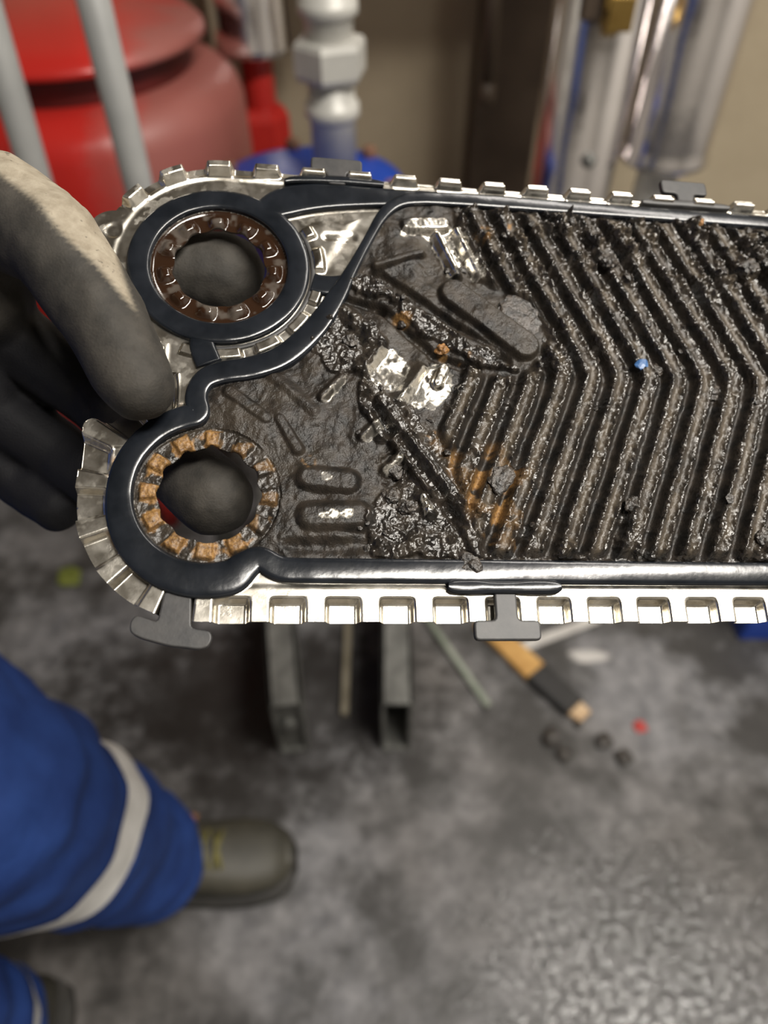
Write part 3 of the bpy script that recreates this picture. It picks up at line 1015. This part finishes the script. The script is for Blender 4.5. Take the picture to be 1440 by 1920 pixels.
def boot(name, ankle, ang, parent):
    """work boot: toe along local +x from the ankle"""
    mw = Matrix.Translation((ankle[0], ankle[1], 0)) @ Matrix.Rotation(ang, 4, 'Z')
    secs = [(-.095, .020, .030, .07), (-.085, .034, .022, .115), (-.06, .041, .022, .16), (-.01, .042, .022, .175), (.03, .044, .022, .135),
            (.07, .048, .022, .105), (.11, .053, .022, .084), (.15, .054, .022, .074), (.185, .048, .022, .066), (.205, .034, .022, .056), (.215, .014, .026, .044)]
    N = 20

    def loft(secs, e=2.6):
        verts, faces = [], []
        for x_, hw, z0, z1 in secs:
            for i in range(N):
                a = 2 * math.pi * i / N
                cx, cz = math.cos(a), math.sin(a)
                verts.append(mw @ Vector((x_, hw * math.copysign(abs(cx) ** (2 / e), cx), (z0 + z1) / 2 + (z1 - z0) / 2 * math.copysign(abs(cz) ** (2 / e), cz))))
        for s in range(len(secs) - 1):
            for i in range(N):
                faces.append((s * N + i, s * N + (i + 1) % N, (s + 1) * N + (i + 1) % N, (s + 1) * N + i))
        faces.append(tuple(range(N)))
        faces.append(tuple((len(secs) - 1) * N + i for i in range(N))[::-1])
        return [v + Vector((.58, -.27, 0)) for v in verts], faces
    v, f = loft(secs, 2.2)
    o = mesh_obj(name, v, f, M['boot'], parent)
    sole = [(x_ * 1.02 + .001, hw * 1.08 + .002, .001, .024) for x_, hw, z0, z1 in secs]
    v, f = loft(sole, 6)
    mesh_obj('sole', v, f, M['sole'], o)
    for i, lx in enumerate((.055, .074, .093, .112)):
        b = bmesh.new()
        zt = (.119, .107, .097, .088)[i]
        off = Vector((.58, -.27, 0))
        for sgn in (-1, 1):
            tube(b, [mw @ Vector((lx - .006 * sgn, -.027, zt - .006)) + off, mw @ Vector((lx, 0, zt + .005)) + off, mw @ Vector((lx + .006 * sgn, .027, zt - .006)) + off], .0032, 8)
        bm_obj('lace', b, M['lace'], o, True)
    for sgn in (-1, 1):
        b = bmesh.new()
        vs = box(b, (0, 0, 0), (.06, .008, .05), .003)
        bmesh.ops.transform(b, matrix=Matrix.Translation((.58, -.27, 0)) @ mw @ Matrix.Translation((.048, sgn * .042, .088)) @ Matrix.Rotation(-sgn * .35, 4, 'X') @ Matrix.Rotation(.4, 4, 'Y'), verts=b.verts)
        bm_obj('leather_patch', b, M['leather'], o, True)['label'] = 'tan leather side patch'
    return o


boot('boot', (-.350, .355), .10, person)['label'] = 'olive black work boot'
boot('boot', (-.452, .120), -1.45, person)['label'] = 'olive black work boot'

# ------------------------------------------------------------------ behind the plate: vessel, pipes, fittings
ves = thing('expansion_vessel', 'large red gloss pressure vessel with a domed top behind the grey tubes', 'vessel', (-.475, 1.27, 0))
b = bmesh.new()
lathe(b, [(.0, .905), (.06, .904), (.12, .899), (.165, .890), (.194, .880), (.206, .870), (.208, .862), (.19, .860)], seg=72)
bm_obj('dome_lid', b, M['vessel'], ves, True)
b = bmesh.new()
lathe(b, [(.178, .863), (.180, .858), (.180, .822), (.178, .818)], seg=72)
bm_obj('shaded_groove', b, M['shaded_red'], ves, True)['label'] = 'recessed band below the lid with shade in its colour'
b = bmesh.new()
lathe(b, [(.170, .822), (.205, .818), (.230, .808), (.246, .792), (.253, .77), (.255, .70), (.255, .30), (.238, .24), (.22, .19), (.16, .15), (.0, .14)], seg=72)
bm_obj('tank_body', b, M['vessel'], ves, True)
for a in (.6, 2.7, 4.8):
    b = bmesh.new()
    tube(b, [(.19 * math.cos(a), .19 * math.sin(a), .20), (.20 * math.cos(a), .20 * math.sin(a), 0)], .018)
    bm_obj('leg', b, M['red_gloss'], ves, True)
b = bmesh.new()
lathe(b, [(.0, .936), (.016, .935), (.027, .926), (.030, .912), (.031, .902), (.036, .900), (.036, .886), (0, .886)], (-.095, -.03, 0), 32)
bm_obj('valve_cap', b, M['black_plastic'], ves, True)['label'] = 'black plastic valve cap'

for nm, lab, p0, p1 in (('grey_tube', 'grey upright tube nearer the heat exchanger, right of two', (-.292, .885, 1.35), (-.296, .90, 0)),
                        ('grey_tube', 'grey upright tube at the left edge, leaning slightly', (-.385, .88, 1.35), (-.452, .90, 0))):
    b = bmesh.new()
    tube(b, [p0, p1], .0172, 32)
    tag(bm_obj(nm, b, M['grey_tube'], None, True), lab, 'tube')

cl = thing('clad_red_pipe', 'red pipe with hexagonal union hanging below short shiny aluminium cladding', 'pipe', (-.228, 1.49, 0))
b = bmesh.new()
lathe(b, [(.025, .782), (.070, .782), (.074, .786), (.074, .794), (.072, .80), (.072, 1.5), (.025, 1.5)], seg=48)
bm_obj('cladding', b, M['alu'], cl, True)['label'] = 'shiny aluminium cladding'
b = bmesh.new()
lathe(b, [(.029, 1.45), (.029, .0)], seg=32)
bm_obj('pipe', b, M['red_gloss'], cl, True)
b = bmesh.new()
lathe(b, [(.030, .690), (.042, .688), (.050, .672), (.051, .64), (.050, .60), (.03, .59)], sides=6)
bm_obj('union_nut', b, M['red_gloss'], cl)

fit = thing('grey_pipe', 'pale grey pipe with hexagonal coupling above the blue pump', 'pipe', (-.0675, 1.05, 0))
b = bmesh.new()
lathe(b, [(.030, 1.4), (.030, .960), (.036, .958), (.037, .945), (.032, .940), (.030, .938), (.030, .846), (.035, .844), (.036, .830), (.032, .826), (.030, .824), (.030, .7425)], seg=40)
bm_obj('pipe', b, M['grey_fit'], fit, True)
b = bmesh.new()
lathe(b, [(.031, .918), (.044, .916), (.047, .910), (.047, .880), (.044, .874), (.031, .872)], sides=6, rot=Matrix.Rotation(.35, 3, 'Z'))
bm_obj('coupling_nut', b, M['grey_fit'], fit)

pump = thing('blue_pump', 'blue painted pump casing with rusty flange bolts under the grey pipe', 'pump', (-.105, 1.05, 0))
b = bmesh.new()
lathe(b, [(.0, .742), (.118, .741), (.133, .737), (.138, .729), (.138, .713), (.133, .709), (.09, .700), (.085, .67), (.10, .62), (.105, .50), (.085, .44), (.05, .42), (.05, 0)], seg=56)
bm_obj('casing', b, M['blue_paint'], pump, True)
for i in range(6):
    a = i * math.pi / 3 - .25
    b = bmesh.new()
    lathe(b, [(.009, .739), (.0105, .741), (.0105, .751), (.008, .754), (0, .754)], (.119 * math.cos(a), .119 * math.sin(a), 0), sides=6)
    bm_obj('flange_bolt', b, M['rusty_bolt'], pump)

for i, (x_, z0, lab) in enumerate(((.297, .35, 'left of two upright aluminium clad pipes, with brass valve and bolt'), (.436, .712, 'right of two upright aluminium clad pipes, its cladding ending in a ring'))):
    t = thing('clad_pipe', lab, 'pipe', (x_, 1.2, 0))
    b = bmesh.new()
    prof = [(.03, z0), (.066, z0), (.069, z0 + .003), (.0690, z0 + .010), (.067, z0 + .016), (.0665, z0 + .03), (.0665, 1.6), (.03, 1.6)]
    lathe(b, prof, seg=64)
    bm_obj('cladding', b, M['alu'], t, True)
    b = bmesh.new()
    lathe(b, [(.032, 1.58), (.032, 0)], seg=32)
    bm_obj('pipe', b, M['grey_fit'], t, True)
    if i == 0:
        b = bmesh.new()
        R90 = Matrix.Rotation(math.pi / 2, 3, 'X')
        lathe(b, [(.009, 0), (.0105, .002), (.0105, .008), (.006, .010), (.006, .016), (0, .017)], (.006, -.066, .737), 20, R90)
        bm_obj('bolt', b, M['steel_dull'], t, True)
        b = bmesh.new()
        lathe(b, [(.015, 0), (.016, .003), (.016, .014), (.011, .016), (.011, .022), (0, .022)], (-.002, -.066, .915), 6, R90, 6)
        box(b, (.004, -.092, .928), (.034, .010, .040), .003)
        box(b, (-.010, -.086, .948), (.018, .018, .03), .003)
        bm_obj('brass_valve', b, M['brass'], t)
        b = bmesh.new()
        box(b, (-.030, -.074, .940), (.028, .022, .045), .004)
        bm_obj('valve_bracket', b, M['brown_steel_shade'], t)
b = bmesh.new()
tube(b, [(.165, 1.36, .985), (.172, 1.36, .75)], .012, 16)
lathe(b, [(.0, .735), (.014, .738), (.015, .75), (.013, .77), (0, .77)], (.172, 1.36, 0), 16)
tag(bm_obj('hanging_rod', b, M['brown_steel_shade'], None, True), 'thin dark brown rod hanging in front of the wall', 'rod')
b = bmesh.new()
tube(b, [(-.08, 1.38, 1.085), (.22, 1.38, 1.085)], .10, 40)
tag(bm_obj('unseen_shade_pipe', b, M['alu'], None, True), 'unseen clad pipe added above the frame to shade the upper wall', 'pipe')  # out of view, added to cast shade on the upper wall

# ------------------------------------------------------------------ on the floor
def beam(lab, p0, p1, w_, h, rot_end):
    p0, p1 = Vector((*p0, 0)), Vector((*p1, 0))
    d = (p1 - p0)
    L_ = d.length
    t = thing('steel_beam', lab, 'beam', p0, 'pair of hollow beams on the floor')
    t.rotation_euler = (0, 0, math.atan2(d.y, d.x))
    b = bmesh.new()
    th = .007
    for (c, s) in (((L_ / 2, 0, h - th / 2), (L_, w_, th)), ((L_ / 2, 0, th / 2), (L_, w_, th)), ((L_ / 2, w_ / 2 - th / 2, h / 2), (L_, th, h)), ((L_ / 2, -w_ / 2 + th / 2, h / 2), (L_, th, h))):
        box(b, c, s, .0015, seg=1)
    bm_obj('box_section', b, M['steel_dull'], t)
    b = bmesh.new()
    if rot_end:
        box(b, (.012, 0, h * .52), (.008, w_ * .82, h * .88), .002)
        lathe(b, [(.011, 0), (.011, .012), (.007, .013), (0, .013)], (.006, 0, h * .62), 16, Matrix.Rotation(-math.pi / 2, 3, 'Y'))
        bm_obj('end_cap', b, M['steel_dull'], t)
    else:
        box(b, (.10, 0, h * .5), (.006, w_ * .8, h * .9))  # dark plate standing in for the shade inside the open beam
        bm_obj('hollow_shade', b, M['shade_inside'], t)


beam('left of two hollow steel beams pointing out below the plate', (-.150, .551), (-.225, 1.02), .050, .165, True)
beam('right of two hollow steel beams pointing out below the plate, open ended', (.020, .553), (.022, 1.02), .050, .165, False)

b = bmesh.new()
box(b, (-.068, .76, .008), (.013, .29, .014), .002)
tag(bm_obj('wooden_lath', b, M['wood_pale']), 'thin pale wooden lath lying between the two steel beams', 'lath')
b = bmesh.new()
tube(b, [(.045, .885, .008), (.183, .632, .008)], .0065, 14)
tag(bm_obj('grey_rod', b, M['rod_green'], None, True), 'thin grey green rod lying on the floor left of the brush', 'rod')


def along(bm, p0, p1, w0, w1, h, z0=0.002, bev=.003):
    p0, p1 = Vector((*p0, 0)), Vector((*p1, 0))
    d = (p1 - p0).normalized()
    s = Vector((-d.y, d.x, 0))
    poly = [p0 - s * w0 / 2, p1 - s * w1 / 2, p1 + s * w1 / 2, p0 + s * w0 / 2]
    prism(bm, [(p.x, p.y) for p in poly], z0, z0 + h, bev)


br = thing('flat_brush', 'flat brush with a yellow wooden handle and black band lying on the floor', 'brush', (.27, .70, 0))
for nm, p0, p1, w0, w1, h, mt in (('handle', (-.085, .11), (.004, -.002), .036, .046, .014, 'wood'), ('ferrule', (.004, -.002), (.062, -.072), .046, .044, .018, 'black_plastic'), ('bristles', (.062, -.072), (.078, -.090), .034, .030, .012, 'tan_bristle')):
    b = bmesh.new()
    along(b, p0, p1, w0, w1, h)
    bm_obj(nm, b, M[mt], br)
b = bmesh.new()
along(b, (.25, .752), (.41, .818), .020, .018, .004, bev=.001)
tag(bm_obj('plastic_strip', b, M['white_plastic']), 'white plastic strip lying on the floor under the plate edge', 'strip')


def scrap(name, x_, y_, s, mat, lab, cat, seed, group=None, flat=.35):
    b = bmesh.new()
    bmesh.ops.create_icosphere(b, subdivisions=2, radius=1)
    for v in b.verts:
        v.co *= 1 + .5 * mnoise.noise(v.co * 1.8 + Vector((seed * 5.3, 0, 0)))
        v.co.z = v.co.z * flat
    mz = min(v.co.z for v in b.verts)
    for v in b.verts:
        v.co = v.co * s + Vector((x_, y_, -mz * s))
    tag(bm_obj(name, b, M[mat]), lab, cat, group)


scrap('red_scrap', .441, .595, .011, 'red_scrap', 'small red scrap on the floor right of the black crumbs', 'scrap', 3)
scrap('green_scrap', -.634, .917, .026, 'green_scrap', 'small green scrap on the floor at the left', 'scrap', 4, flat=.2)
for i, (x_, y_, s, lab) in enumerate(((.285, .575, .016, 'black crumb just below the brush tip'), (.300, .545, .012, 'lowest left black crumb on the floor'), (.372, .566, .015, 'middle black crumb on the floor left of the red scrap'), (.400, .540, .014, 'rightmost black crumb on the floor below the red scrap'), (.335, .60, .008, 'smallest black crumb between the brush tip and the red scrap'))):
    scrap('dirt_crumb', x_, y_, s, 'crust', lab, 'crumb', 10 + i, 'black crumbs on the floor', .6)
cr = thing('blue_crate', 'blue plastic box on the floor at the right edge', 'box', (.80, .88, 0))
b = bmesh.new()
box(b, (0, 0, .055), (.27, .22, .110), .008)
bm_obj('body', b, M['blue_paint'], cr)
b = bmesh.new()
box(b, (0, 0, .118), (.285, .235, .018), .006)
bm_obj('lid', b, M['blue_paint'], cr)
